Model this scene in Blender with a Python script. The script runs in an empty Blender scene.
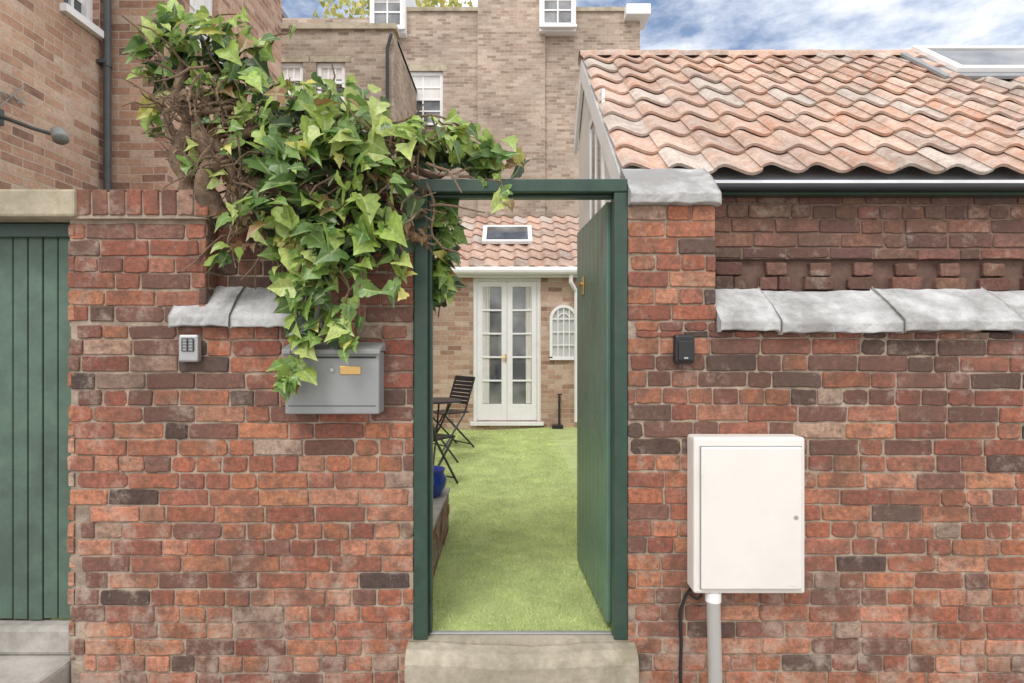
import bpy, math, random
from mathutils import Vector, Matrix
random.seed(7)
R=random.random
def rr(a,b): return a+(b-a)*R()
scene=bpy.context.scene
F=620.0; D=2.844; H=1.37
def at(u,v,d):            # bearing + surveyed distance -> metres
    return Vector(((u-512)*d/F, d-D, H-(v-341.5)*d/F))
# ------------------------------------------------------------ materials
def newmat(name):
    m=bpy.data.materials.new(name); m.use_nodes=True
    nt=m.node_tree; b=nt.nodes['Principled BSDF']; return m,nt,b
def N(nt,t,**k):
    n=nt.nodes.new(t)
    for a,v in k.items(): setattr(n,a,v)
    return n
def noise(nt,scale,detail=6,rough=.6,vec=None):
    n=N(nt,'ShaderNodeTexNoise'); n.inputs['Scale'].default_value=scale
    n.inputs['Detail'].default_value=detail; n.inputs['Roughness'].default_value=rough
    if vec is not None: nt.links.new(vec,n.inputs['Vector'])
    return n
def ramp(nt,fac,stops):
    r=N(nt,'ShaderNodeValToRGB'); nt.links.new(fac,r.inputs[0])
    e=r.color_ramp.elements
    while len(e)<len(stops): e.new(.5)
    for i,(p,c) in enumerate(stops):
        e[i].position=p; e[i].color=(c[0],c[1],c[2],1) if not isinstance(c,(int,float)) else (c,c,c,1)
    return r
def mix(nt,fac,a,b,mode='MIX'):
    m=N(nt,'ShaderNodeMix',data_type='RGBA',blend_type=mode)
    for i,x in ((0,fac),(6,a),(7,b)):
        if hasattr(x,'links') or hasattr(x,'is_linked'): nt.links.new(x,m.inputs[i])
        else:
            m.inputs[i].default_value = x if i==0 else (x[0],x[1],x[2],1)
    return m.outputs[2]
def bump(nt,b,h,strength,dist):
    bp=N(nt,'ShaderNodeBump'); bp.inputs['Strength'].default_value=strength; bp.inputs['Distance'].default_value=dist
    nt.links.new(h,bp.inputs['Height']); nt.links.new(bp.outputs[0],b.inputs['Normal']); return bp
def objvec(nt):
    return N(nt,'ShaderNodeTexCoord').outputs['Object']
def simple(name,col,rough=.6,var=.25,scale=8,bs=.15,bd=.004,metal=0,dirt=None,dirtamt=.5,dlo=.48):
    m,nt,b=newmat(name); v=objvec(nt)
    n=noise(nt,scale,8,.65,v)
    lo=[c*(1-var) for c in col]; hi=[min(1,c*(1+var)) for c in col]
    r=ramp(nt,n.outputs[0],[(.3,lo),(.7,hi)])
    out=r.outputs[0]
    if dirt:
        n2=noise(nt,scale*.45,10,.7,v)
        r2=ramp(nt,n2.outputs[0],[(dlo,0),(dlo+.2,dirtamt)])
        out=mix(nt,r2.outputs[0],out,dirt)
    nt.links.new(out,b.inputs['Base Color'])
    b.inputs['Roughness'].default_value=rough; b.inputs['Metallic'].default_value=metal
    n3=noise(nt,scale*6,6,.6,v)
    bump(nt,b,n3.outputs[0],bs,bd)
    return m
def colmat(name,smear=(.42,.31,.24),smear_lo=.58,smear_hi=.72,amt=.5,rough=.9,scale=7,bs=.5,bd=.004,var=.5,soot=None,base=False,sl=.47,sa=.7):
    m,nt,b=newmat(name); v=objvec(nt)
    a=N(nt,'ShaderNodeAttribute',attribute_name='Col')
    n1=noise(nt,45,8,.75,v); r1=ramp(nt,n1.outputs[0],[(.28,1-var),(.72,1+var*.5)])
    c=mix(nt,1.0,a.outputs['Color'],r1.outputs[0],'MULTIPLY')
    if soot:
        n6=noise(nt,18,8,.72,v); r6=ramp(nt,n6.outputs[0],[(sl,0),(sl+.16,sa)]); c=mix(nt,r6.outputs[0],c,soot)
        n7=noise(nt,2.2,10,.72,v); r7=ramp(nt,n7.outputs[0],[(.48,0),(.62,.65)]); c=mix(nt,r7.outputs[0],c,soot)
    n2=noise(nt,scale,10,.75,v); fac=n2.outputs[0]
    if base:   # lime bloom gets heavier near the ground
        sx=N(nt,'ShaderNodeSeparateXYZ'); nt.links.new(v,sx.inputs[0])
        mr=N(nt,'ShaderNodeMapRange'); nt.links.new(sx.outputs[2],mr.inputs[0])
        mr.inputs[1].default_value=.5; mr.inputs[2].default_value=-.3; mr.inputs[3].default_value=0; mr.inputs[4].default_value=.085
        ad=N(nt,'ShaderNodeMath',operation='ADD'); nt.links.new(fac,ad.inputs[0]); nt.links.new(mr.outputs[0],ad.inputs[1]); fac=ad.outputs[0]
        ml=N(nt,'ShaderNodeMapRange'); nt.links.new(sx.outputs[0],ml.inputs[0])
        ml.inputs[1].default_value=-1.6; ml.inputs[2].default_value=-2.1; ml.inputs[3].default_value=0; ml.inputs[4].default_value=.05
        ad=N(nt,'ShaderNodeMath',operation='ADD'); nt.links.new(fac,ad.inputs[0]); nt.links.new(ml.outputs[0],ad.inputs[1]); fac=ad.outputs[0]
    r2=ramp(nt,fac,[(smear_lo,0),(smear_hi,amt)])
    c=mix(nt,r2.outputs[0],c,smear)
    n4=noise(nt,1.3,6,.6,v); r4=ramp(nt,n4.outputs[0],[(.35,.85),(.65,1.1)])
    c=mix(nt,1.0,c,r4.outputs[0],'MULTIPLY')
    nt.links.new(c,b.inputs['Base Color']); b.inputs['Roughness'].default_value=rough
    b.inputs['Specular IOR Level'].default_value=.25
    n3=noise(nt,70,10,.78,v); bump(nt,b,n3.outputs[0],bs,bd)
    return m
M_brick=colmat('brick_face',soot=(.135,.082,.063),smear=(.50,.41,.33),smear_lo=.54,smear_hi=.70,amt=.65,bs=.9,bd=.007,base=True,var=.55)
M_tile=colmat('pantile_clay',smear=(.58,.53,.47),smear_lo=.43,smear_hi=.68,amt=.7,scale=13,var=.4,bs=.5,soot=(.30,.225,.18),sl=.50,sa=.65)
M_mortar=simple('lime_mortar',(.37,.29,.22),.95,.35,14,.8,.008,dirt=(.16,.115,.088),dirtamt=.7)
M_stone=simple('coping_stone',(.50,.495,.48),.85,.22,9,.7,.008,dirt=(.24,.23,.22),dirtamt=.85,dlo=.40)
M_step=simple('step_stone',(.46,.40,.31),.9,.25,6,.6,.008,dirt=(.20,.18,.12),dirtamt=.8,dlo=.42)
M_conc=simple('concrete',(.42,.39,.35),.9,.2,7,.5,.006,dirt=(.18,.165,.14),dirtamt=.65,dlo=.42)
M_lint=simple('lintel_stone',(.48,.41,.30),.9,.2,6,.5,.006,dirt=(.20,.17,.11),dirtamt=.7,dlo=.42)
M_frame=simple('dark_green_paint',(.026,.058,.040),.4,.25,10,.15,.002,dirt=(.06,.075,.06),dirtamt=.5)
M_leafdoor=simple('green_door_paint',(.10,.185,.14),.32,.14,5,.12,.002,dirt=(.075,.13,.10),dirtamt=.6)
M_garage=simple('garage_green_paint',(.085,.14,.10),.55,.22,7,.3,.003,dirt=(.05,.065,.05),dirtamt=.65,dlo=.44)
M_white=simple('white_paint',(.84,.83,.82),.45,.05,5,.08,.002)
M_cream=simple('cream_plastic',(.74,.70,.65),.45,.03,3,.05,.001,dirt=(.58,.54,.48),dirtamt=.4)
M_pvc=simple('white_pvc',(.82,.81,.79),.3,.04,3,.03,.001)
M_grey=simple('grey_painted_metal',(.27,.275,.27),.42,.06,5,.06,.001)
M_silver=simple('zinc_metal',(.42,.42,.42),.4,.1,10,.05,.001,metal=.6)
M_black=simple('black_plastic',(.018,.018,.02),.4,.2,10,.08,.001)
M_brass=simple('brass',(.65,.42,.16),.3,.1,20,.05,.001,metal=.8)
M_blue=simple('blue_glaze',(.02,.05,.30),.12,.2,6,.05,.001)
M_soil=simple('soil',(.05,.035,.022),.95,.4,20,.8,.01)
M_bark=simple('bark',(.235,.155,.10),.95,.5,22,1,.012,dirt=(.08,.055,.04),dirtamt=.8)
M_pipe=simple('painted_iron',(.07,.075,.08),.5,.2,8,.1,.002)
M_slate=simple('lead_flashing',(.26,.27,.28),.6,.15,6,.2,.003)
M_curtain=simple('curtain_fabric',(.75,.72,.68),.9,.1,6,.2,.004)
M_render=simple('pale_render',(.68,.64,.59),.9,.08,5,.3,.004,dirt=(.45,.40,.35),dirtamt=.4)
m,nt,b=newmat('window_glass'); M_glass=m
b.inputs['Roughness'].default_value=.04; b.inputs['Specular IOR Level'].default_value=.8
n=noise(nt,1.5,4,.5,objvec(nt)); r=ramp(nt,n.outputs[0],[(.35,(.06,.065,.07)),(.65,(.30,.30,.30))]); nt.links.new(r.outputs[0],b.inputs['Base Color'])  # pale grey in the base colour stands in for reflected sky

def brickproc(name,stops,mortar,dark=.70):
    m,nt,b=newmat(name)
    uv=N(nt,'ShaderNodeTexCoord').outputs['UV']
    nw=noise(nt,2.5,3,.5,uv); sub=N(nt,'ShaderNodeVectorMath',operation='SUBTRACT'); nt.links.new(nw.outputs['Color'],sub.inputs[0]); sub.inputs[1].default_value=(.5,.5,.5)
    sc=N(nt,'ShaderNodeVectorMath',operation='SCALE'); nt.links.new(sub.outputs[0],sc.inputs[0]); sc.inputs['Scale'].default_value=.03
    ad=N(nt,'ShaderNodeVectorMath',operation='ADD'); nt.links.new(uv,ad.inputs[0]); nt.links.new(sc.outputs[0],ad.inputs[1])
    t=N(nt,'ShaderNodeTexBrick'); nt.links.new(ad.outputs[0],t.inputs['Vector'])
    t.inputs['Scale'].default_value=1; t.inputs['Brick Width'].default_value=.228; t.inputs['Row Height'].default_value=.077
    t.inputs['Mortar Size'].default_value=.006; t.inputs['Mortar Smooth'].default_value=.4
    t.inputs['Color1'].default_value=(0,0,0,1); t.inputs['Color2'].default_value=(1,1,1,1); t.inputs['Bias'].default_value=0
    t.inputs['Mortar'].default_value=(.5,.5,.5,1)
    nh=noise(nt,9,4,.6,uv); mm=mix(nt,.35,t.outputs['Color'],nh.outputs[0])
    r=ramp(nt,mm,stops)
    nn=noise(nt,.8,10,.68,uv); r2=ramp(nt,nn.outputs[0],[(.32,dark),(.66,1.12)])
    nf=noise(nt,28,6,.7,uv); r3=ramp(nt,nf.outputs[0],[(.25,.68),(.75,1.2)])
    c=mix(nt,1.0,r.outputs[0],r3.outputs[0],'MULTIPLY')
    c=mix(nt,t.outputs['Fac'],c,mortar)
    c=mix(nt,1.0,c,r2.outputs[0],'MULTIPLY')
    nt.links.new(c,b.inputs['Base Color']); b.inputs['Roughness'].default_value=.92
    inv=N(nt,'ShaderNodeMath',operation='MULTIPLY_ADD'); nt.links.new(t.outputs['Fac'],inv.inputs[0]); inv.inputs[1].default_value=-1; nt.links.new(nf.outputs[0],inv.inputs[2])
    bump(nt,b,inv.outputs[0],.6,.008)
    return m
M_bbuff=brickproc('buff_brick',[(.1,(.27,.195,.145)),(.35,(.44,.325,.245)),(.65,(.52,.40,.31)),(.9,(.62,.51,.415))],(.53,.445,.365))
M_bgrey=brickproc('brown_brick',[(.1,(.20,.15,.115)),(.35,(.35,.265,.195)),(.7,(.44,.345,.265)),(.9,(.51,.425,.34))],(.45,.385,.31))
M_bred=brickproc('red_brown_brick',[(.1,(.20,.115,.085)),(.35,(.48,.27,.18)),(.6,(.57,.36,.25)),(.9,(.64,.49,.38))],(.56,.46,.37))
M_byard=brickproc('yard_brick',[(.1,(.24,.135,.095)),(.35,(.48,.29,.20)),(.6,(.57,.39,.285)),(.9,(.68,.55,.44))],(.57,.48,.39))

# ------------------------------------------------------------ mesh helpers
class MB:
    def __init__(s): s.v=[];s.f=[];s.c=[];s.uv=None
    def add(s,vs,fs,col=None):
        o=len(s.v); s.v+= [tuple(x) for x in vs]; s.f+=[tuple(i+o for i in f) for f in fs]
        s.c+=[col or (1,1,1)]*len(vs)
    def box(s,x0,x1,y0,y1,z0,z1,M=None,col=None):
        vs=[Vector((x,y,z)) for z in (z0,z1) for y in (y0,y1) for x in (x0,x1)]
        if M is not None: vs=[M@v for v in vs]
        s.add(vs,[(0,2,3,1),(4,5,7,6),(0,1,5,4),(2,6,7,3),(0,4,6,2),(1,3,7,5)],col)
    def tube(s,pts,r,n=8,col=None,cap=True,rib=0):
        pts=[Vector(p) for p in pts]; vs=[];fs=[]
        if not hasattr(r,'__len__'): r=[r]*len(pts)
        ph=[rr(-rib,rib) for _ in range(n)]
        for i,p in enumerate(pts):
            a=pts[max(i-1,0)]; b=pts[min(i+1,len(pts)-1)]; t=(b-a).normalized()
            up=Vector((0,1,0)) if abs(t.y)<.9 else Vector((0,0,1))
            x=t.cross(up).normalized(); y=t.cross(x)
            for k in range(n):
                an=2*math.pi*k/n; vs.append(p+(x*math.cos(an)+y*math.sin(an))*r[i]*(1+ph[k]+rr(-rib,rib)*.3))
        for i in range(len(pts)-1):
            for k in range(n):
                fs.append((i*n+k,i*n+(k+1)%n,(i+1)*n+(k+1)%n,(i+1)*n+k))
        if cap:
            fs.append(tuple(range(n))); fs.append(tuple((len(pts)-1)*n+k for k in range(n)))
        s.add(vs,fs,col)
    def lathe(s,c,prof,n=24):
        vs=[];fs=[]
        for r,z in prof:
            for k in range(n):
                a=2*math.pi*k/n; vs.append((c[0]+r*math.cos(a),c[1]+r*math.sin(a),c[2]+z))
        for i in range(len(prof)-1):
            for k in range(n): fs.append((i*n+k,i*n+(k+1)%n,(i+1)*n+(k+1)%n,(i+1)*n+k))
        s.add(vs,fs)
    def obj(s,name,mat,parent=None,bevel=0,smooth=False):
        me=bpy.data.meshes.new(name); me.from_pydata(s.v,[],s.f); 
        ca=me.color_attributes.new('Col','FLOAT_COLOR','POINT')
        flat=[]
        for c in s.c: flat+= [c[0],c[1],c[2],1]
        ca.data.foreach_set('color',flat)
        if s.uv is not None:
            ul=me.uv_layers.new(name='UVMap')
            li=[0]*len(me.loops); me.loops.foreach_get('vertex_index',li)
            fl=[]
            for i in li: fl+=list(s.uv[i])
            ul.data.foreach_set('uv',fl)
        me.materials.append(mat); o=bpy.data.objects.new(name,me); scene.collection.objects.link(o)
        if smooth:
            me.polygons.foreach_set('use_smooth',[True]*len(me.polygons))
        me.update()
        if bevel:
            bm=o.modifiers.new('b','BEVEL'); bm.width=bevel; bm.segments=2; bm.limit_method='ANGLE'
        if parent: o.parent=parent
        return o
def empty(name):
    e=bpy.data.objects.new(name,None); scene.collection.objects.link(e); e.empty_display_size=.2; return e
def boxobj(name,mat,parent,*b,bevel=0,M=None):
    k=MB(); k.box(*b,M=M); return k.obj(name,mat,parent,bevel)

# real bricks laid on a plane: origin O, direction U, outward normal = U x Z
CH=.0765
def bricks(mb,O,U,u0,u1,z0,z1,colfn,zref=-.30,ragged=None,soldier=False,proud=0):
    O=Vector(O);U=Vector(U);Nn=U.cross(Vector((0,0,1)));Z=Vector((0,0,1))
    def brick(a,b,c,d,col):
        w=b-a;h=d-c
        if w<.025 or h<.02: return
        j=lambda s=.0026: rr(-s,s)
        worn=R()<.22
        pr=rr(-.0025,.0025)+proud-(rr(.001,.0035) if worn else 0)
        cc=min(rr(.003,.007)*(2.2 if worn else 1),w*.2)
        base=[(a+cc,c),(a+w*.35,c),(a+w*.65,c),(b-cc,c),(b,c+cc),(b,d-cc),(b-cc,d),(a+w*.65,d),(a+w*.35,d),(a+cc,d),(a,d-cc),(a,c+cc)]
        base=[(x+j(),y+j(.003)) for x,y in base]
        mx,my=(a+b)/2,(c+d)/2
        tu,tv=rr(-.010,.010),rr(-.03,.03)
        dz=.0045*math.sin(1.7*mx+.6)+.0015*math.sin(6*mx+my*9) if w>h else 0
        vs=[]
        for lay,(ins,nn) in enumerate(((0,-.03),(0,-.0045),(.003,0))):
            for x,y in base:
                dx=x-mx;dy=y-my
                x2=x-math.copysign(min(ins+ (abs(j(.002)) if lay==2 else 0),abs(dx)),dx); y2=y-math.copysign(min(ins+(abs(j(.0015)) if lay==2 else 0),abs(dy)),dy)
                n_=nn+ (pr+tu*dx+tv*dy if lay else 0)
                vs.append(O+U*x2+Z*(y2+dz)+Nn*n_)
        fs=[]
        for l in (0,1):
            for k in range(12): fs.append((l*12+k,l*12+(k+1)%12,(l+1)*12+(k+1)%12,(l+1)*12+k))
        fs.append(tuple(24+k for k in range(12)))
        mb.add(vs,fs,col)
    if soldier:
        x=u0
        while x<u1-.03:
            w=rr(.066,.074); e=min(x+w,u1)
            brick(x,e,z0,z1,colfn(x,(z0+z1)/2)); x=e+.010
        return
    i=math.floor((z0-zref)/CH)
    while zref+i*CH<z1-.01:
        wob=rr(-.0015,.0015)
        c=max(z0,zref+i*CH+.0042)+wob; d=min(z1,zref+(i+1)*CH-.0042)+wob
        header=(i%4==2)
        x=-8.0+(.118 if i%2 else 0)+ (0.03 if header else 0)+((i*7919)%13)*.004
        rs=random.Random(i*101+5)
        rag=rr(0,ragged(c)) if ragged else 0
        while x<u1:
            hd=header if rs.random()<.85 else not header
            if rs.random()<.12: hd=True
            w=(.108 if hd else .222)+rs.uniform(-.006,.006)
            a=max(x,u0+rag); b_=min(x+w,u1)
            if b_-a>.03:
                brick(a,b_,c,d,colfn((a+b_)/2,(c+d)/2))
            x+=w+.0088
        i+=1
OR=[(.52,.215,.12),(.46,.18,.10),(.56,.25,.155),(.43,.16,.095)]
RD=[(.37,.14,.092),(.33,.12,.082),(.41,.165,.108)]
BU=[(.24,.115,.085),(.21,.105,.08),(.28,.135,.10)]
DK=[(.12,.078,.063),(.10,.068,.06),(.15,.095,.075)]
PK=[(.48,.30,.215),(.43,.30,.225)]
def pick(w):
    t=R()*sum(w)
    for p,x in zip((OR,RD,BU,DK,PK),w):
        t-=x
        if t<=0: break
    c=random.choice(p); k=rr(.85,1.12); g=rr(.94,1.08); return (c[0]*k,c[1]*k*g,c[2]*k*g)
def front(x,z):
    if x>0:
        if x>.9 and z>1.12: return pick((.5,1.6,4,3.6,.2))
        if z>1.45: return pick((5,3,1,.2,.2))
        if z>.95: return pick((2.2,3,3,1.3,.3))
        if z>.4: return pick((4.5,3,1.4,.5,.3))
        return pick((4.3,2.8,1.5,.7,.4))
    if x<-1.35 and z>.9: return pick((1.0,2.6,4,.9,.6))
    if z>1.1: return pick((3,3.2,2,.45,.3))
    if x<-1.7: return pick((3,3,2,.6,.6))
    if z<0.1: return pick((3,3,2,.6,.5))
    return pick((5.5,2.8,1.0,.25,.35))

# ------------------------------------------------------------ GROUND
street=MB(); street.box(-60,60,-60,60,-.9,-.30); street.obj('street_ground',M_conc)
apron=MB(); apron.box(-5.0,-2.045,-1.1,.16,-.29,-.105); apron.box(-5,-2.045,.06,.16,-.105,.03)
apron.obj('garage_apron',M_conc,bevel=.02)

# ------------------------------------------------------------ LEFT FRONT WALL
XL=-2.04; XD=-.452; XR=.532
wl=empty('brick_wall')
mb=MB()
rag=lambda z:(.085 if z<.55 else .02)
bricks(mb,(0,0,0),(1,0,0),XL,XD,-.30,1.445,front,ragged=rag)
bricks(mb,(0,0,0),(1,0,0),XL,-1.41,1.445,1.935,front)
bricks(mb,(0,0,0),(1,0,0),-.87,XD,1.445,2.05,front)
bricks(mb,(0,.12,0),(1,0,0),-1.41,-.87,1.44,2.02,lambda x,z:pick((.3,1.5,3,3,.1)))  # darker brick mix: shade under the ivy put into the colours
bricks(mb,(XL,0,0),(0,-1,0),-.23,0,-.1,1.9,front)     # garage reveal
bricks(mb,(-1.405,0,0),(0,1,0),.0,.22,1.46,1.935,front)
bricks(mb,(0,-.03,0),(1,0,0),XL+.05,-1.385,1.945,2.06,lambda x,z:pick((1,2.5,3,.7,.4)),soldier=True)
mb.obj('bricks',M_brick,wl)
k=MB()
k.box(XL+.012,XD-.002,.0085,.23,-.30,1.44); k.box(XL+.006,-1.41,.009,.229,1.44,2.055)
k.box(XL+.05,-1.39,-.022,.008,1.93,2.05)
k.box(-.866,XD-.002,.009,.229,1.44,2.045); k.box(-1.41,-.866,.129,.229,1.44,2.015)
k.obj('mortar_core',M_mortar,wl)

def coping(name,xs,yf,yb,zf,zb,parent,th=.045):
    for i in range(len(xs)-1):
        k=MB(); a=xs[i]+.004; b=xs[i+1]-.004
        n=12; vs=[];fs=[]
        dz=rr(-.006,.006); dy=rr(-.008,.008)
        for j in range(n+1):
            x=a+(b-a)*j/n
            w=lambda:rr(-.004,.004)
            for (yy,zz) in ((yf+dy+w(),zf-th+w()),(yf+dy+w(),zf+w()),((yf+yb)/2,(zf+zb)/2+.01+w()),(yb,zb+w()),(yb,zf-th)):
                vs.append((x,yy,zz+dz))
        for j in range(n):
            for q in range(5):
                fs.append((j*5+q,(j+1)*5+q,(j+1)*5+(q+1)%5,j*5+(q+1)%5))
        fs.append((4,3,2,1,0)); fs.append(tuple(n*5+q for q in range(5)))
        k.add(vs,fs); k.obj(name,M_stone,parent,bevel=.006)
coping('coping_slab',[-1.555,-1.275,-.868],-.05,.125,1.485,1.635,wl)

# garage
g=empty('garage_door'); k=MB(); x=-3.9
while x<-2.06:
    k.box(x,x+.066,.125+rr(-.002,.002),.15,.035+rr(0,.012),1.88); x+=.072
k.obj('boards',M_garage,g,bevel=.004)
boxobj('backing',M_frame,g,-3.9,-2.045,.148,.17,.035,1.93)
boxobj('head_rail',M_frame,g,-3.9,-2.045,.09,.147,1.865,1.93,bevel=.004)
l=empty('garage_lintel'); boxobj('stone_lintel',M_lint,l,-3.9,-1.975,-.045,.22,1.935,2.06,bevel=.012)

# ------------------------------------------------------------ RIGHT FRONT WALL
wr=empty('brick_wall'); mb=MB(); X2=.936
bricks(mb,(0,0,0),(1,0,0),XR,3.2,-.30,1.415,front)
bricks(mb,(0,0,0),(1,0,0),XR,X2,1.415,2.01,front)
mb.obj('bricks',M_brick,wr)
k=MB(); k.box(XR+.002,3.2,.0085,.225,-.30,1.41); k.box(XR+.002,X2-.003,.009,.224,1.41,2.005); k.obj('mortar_core',M_mortar,wr)
coping('coping_slab',[.938,1.215,1.765,2.31,2.86,3.2],-.05,.20,1.46,1.625,wr)
coping('pier_cap',[.528,.945],-.05,.20,2.045,2.225,wr)

# ------------------------------------------------------------ STEP + DOOR FRAME + DOOR
st=MB()
n=22; vs=[]; fs=[]
prf=[(-.10,-.30),(-.105,-.06),(-.092,-.030),(-.06,-.014),(.0,-.006),(.004,-.30)]
for i in range(n+1):
    t=i/n; x=-.475+1.035*t; dip=-.020*math.sin(math.pi*t)**2
    for y,z in prf: vs.append((x,y+rr(-.005,.005)*(y<-.05),z+(dip+rr(-.004,.004) if z>-.2 else 0)))
for i in range(n):
    for q in range(6): fs.append((i*6+q,(i+1)*6+q,(i+1)*6+(q+1)%6,i*6+(q+1)%6))
fs.append((5,4,3,2,1,0)); fs.append(tuple(n*6+q for q in range(6)))
st.add(vs,fs); st.obj('stone_doorstep',M_step,bevel=.004)
st=empty('door_threshold'); boxobj('sill_stone',M_step,st,XD,XR,.0045,.085,-.2,-.001); boxobj('metal_strip',M_silver,st,-.386,.467,.05,.075,.0,.010,bevel=.003)
fr=empty('green_door_frame')
boxobj('jamb_left',M_frame,fr,-.450,-.388,-.004,.10,0.002,2.055,bevel=.005)
boxobj('jamb_right',M_frame,fr,.468,.530,-.004,.10,0.002,2.055,bevel=.005)
boxobj('head',M_frame,fr,-.450,.530,-.008,.10,2.055,2.115,bevel=.005)
boxobj('stop_left',M_frame,fr,-.3875,-.374,.045,.099,.012,2.054,bevel=.003)
boxobj('stop_head',M_frame,fr,-.374,.467,.045,.099,2.041,2.0545,bevel=.003)
dr=empty('green_entrance_door')
ang=math.radians(93.5)
Md=Matrix.Translation((.470,.10,0))@Matrix.Rotation(ang,4,'Z')
k=MB()
for i in range(8):
    k.box(.005+i*.107,.005+i*.107+.0985,-.002,.020+rr(0,.001),.03,2.035,M=Md)
k.obj('boards',M_leafdoor,dr,bevel=.006)
k=MB()
k.box(.004,.86,-.036,-.0025,.12,.26,M=Md);k.box(.004,.86,-.036,-.0025,1.0,1.13,M=Md);k.box(.004,.86,-.036,-.0025,1.8,1.93,M=Md)
k.obj('ledges',M_frame,dr,bevel=.003)
k=MB(); k.box(.60,.66,.0215,.027,1.64,1.74,M=Md); k.tube([Md@Vector((.63,.02,1.70)),Md@Vector((.63,.04,1.70)),Md@Vector((.63,.048,1.70))],[.010,.012,.018],12)
k.obj('brass_latch',M_brass,dr,bevel=.002)

# ------------------------------------------------------------ PANTILE ROOFS
def prof(u):
    return .046*(.5+.5*math.cos(2*math.pi*(u-.25+.06*math.sin(2*math.pi*u))))**1.1
def tilecol():
    t=R()
    if t<.42: c=(.60,.365,.265)
    elif t<.70: c=(.64,.43,.33)
    elif t<.84: c=(.54,.29,.195)
    elif t<.95: c=(.60,.50,.43)
    else: c=(.40,.28,.22)
    k=rr(.92,1.08); return tuple(q*k for q in c)
def pantiles(name,parent,x0,x1,y0,z0,y1,z1,w=.235,e=.27,skip=None,m=12):
    S=Vector((0,y1-y0,z1-z0)); L=S.length; S.normalize(); Nn=Vector((1,0,0)).cross(S)
    if Nn.z<0: Nn=-Nn
    rows=int(L/e+.999); cols=int((x1-x0)/w+.999); mb=MB()
    for r_ in range(rows):
        for c_ in range(cols):
            xa=x0+c_*w; sa=r_*e; sb=min(sa+e+.06,L+.01)
            if skip and skip(xa+w/2,(sa+sb)/2): continue
            jx=rr(-.004,.004); jl=rr(-.009,.009); jn=rr(-.003,.004); jr=rr(-.008,.008); col=tilecol()
            vs=[];fs=[]
            for i in range(m+1):
                u=i/m; x=xa+u*(w+.012)+jx; h=prof(u)
                for (s_,n_) in ((sa+jl+jr*u,h+.030+jn-.016),(sa+jl+jr*u,h+.030+jn),(sb,h+.003)):
                    vs.append(Vector((x,y0,z0))+S*s_+Nn*n_)
            for i in range(m):
                a=i*3;b=(i+1)*3
                fs+=[(a,b,b+1,a+1),(a+1,b+1,b+2,a+2)]
            mb.add(vs,fs,col)
    o=mb.obj(name,M_tile,parent); return S,Nn,L

ob=empty('brick_outbuilding')
EY,EZ=.34,2.215; RY,RZ=2.236,3.70; XO=.60
S,Nn,L=pantiles('pantile_roof',ob,XO-.04,4.9,EY,EZ,RY,RZ,skip=lambda x,s:(x>3.30 and s>1.75))
k=MB(); k.add([(XO,EY+.02,EZ-.01),(4.9,EY+.02,EZ-.01),(4.9,RY,RZ-.01),(XO,RY,RZ-.01)],[(0,1,2,3)])
k.add([(XO,RY,RZ-.01),(4.9,RY,RZ-.01),(4.9,2.75,RZ-.42),(XO,2.75,RZ-.42)],[(0,1,2,3)])
k.obj('roof_deck',M_slate,ob)
k=MB()
x=XO-.05
while x<4.9:
    vs=[];fs=[];n=8;col=tilecol();ln=min(.40,4.9-x)
    for xx in (x,x+ln):
        rad=.10 if xx==x else .108
        for q in range(n+1):
            a=math.pi*q/n; vs.append((xx,RY+rad*math.cos(a),RZ-.03+rad*.75*math.sin(a)))
    for q in range(n): fs.append((q,q+1,n+2+q,n+1+q))
    k.add(vs,fs,col); x+=.39
k.obj('ridge_tiles',M_tile,ob,smooth=True)
# verge board & gable
k=MB()
for off,dp,x0,x1 in ((-.02,.15,XO-.035,XO-.008),):
    vs=[]
    for x in (x0,x1):
        vs+=[(x,EY,EZ+off),(x,RY,RZ+off),(x,RY,RZ+off-dp*1.2),(x,EY,EZ+off-dp*1.2)]
    k.add(vs,[(0,1,2,3),(7,6,5,4),(0,4,5,1),(3,2,6,7),(0,3,7,4),(1,5,6,2)])
    vs=[]
    for x in (x0,x1):
        vs+=[(x,RY,RZ+off),(x,2.78,RZ-.45),(x,2.78,RZ-.63),(x,RY,RZ+off-dp*1.2)]
    k.add(vs,[(0,1,2,3),(7,6,5,4),(0,4,5,1),(3,2,6,7),(0,3,7,4),(1,5,6,2)])
k.obj('verge_board',M_white,ob)
k=MB()
g=[(.46,-.1),(.46,EZ-.02),(RY,RZ-.05),(2.7,RZ-.42),(2.7,-.1)]
vs=[(XO,y,z) for y,z in g]+[(XO+.2,y,z) for y,z in g]
k.add(vs,[(0,1,2,3,4),(9,8,7,6,5)]+[(i,i+5,(i+1)%5+5,(i+1)%5) for i in range(5)])
k.obj('gable_wall',M_render,ob)
k=MB(); k.box(XO-.014,XO-.002,1.2,1.75,2.2,2.95); k.obj('gable_window_glass',M_glass,ob)
k=MB()
for a in ((1.15,1.2,2.15,3.0),(1.75,1.8,2.15,3.0),(1.2,1.75,2.15,2.2),(1.2,1.75,2.95,3.0),(1.46,1.49,2.2,2.95)): k.box(XO-.022,XO-.0015,*a)
k.obj('gable_window_frame',M_white,ob)
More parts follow.
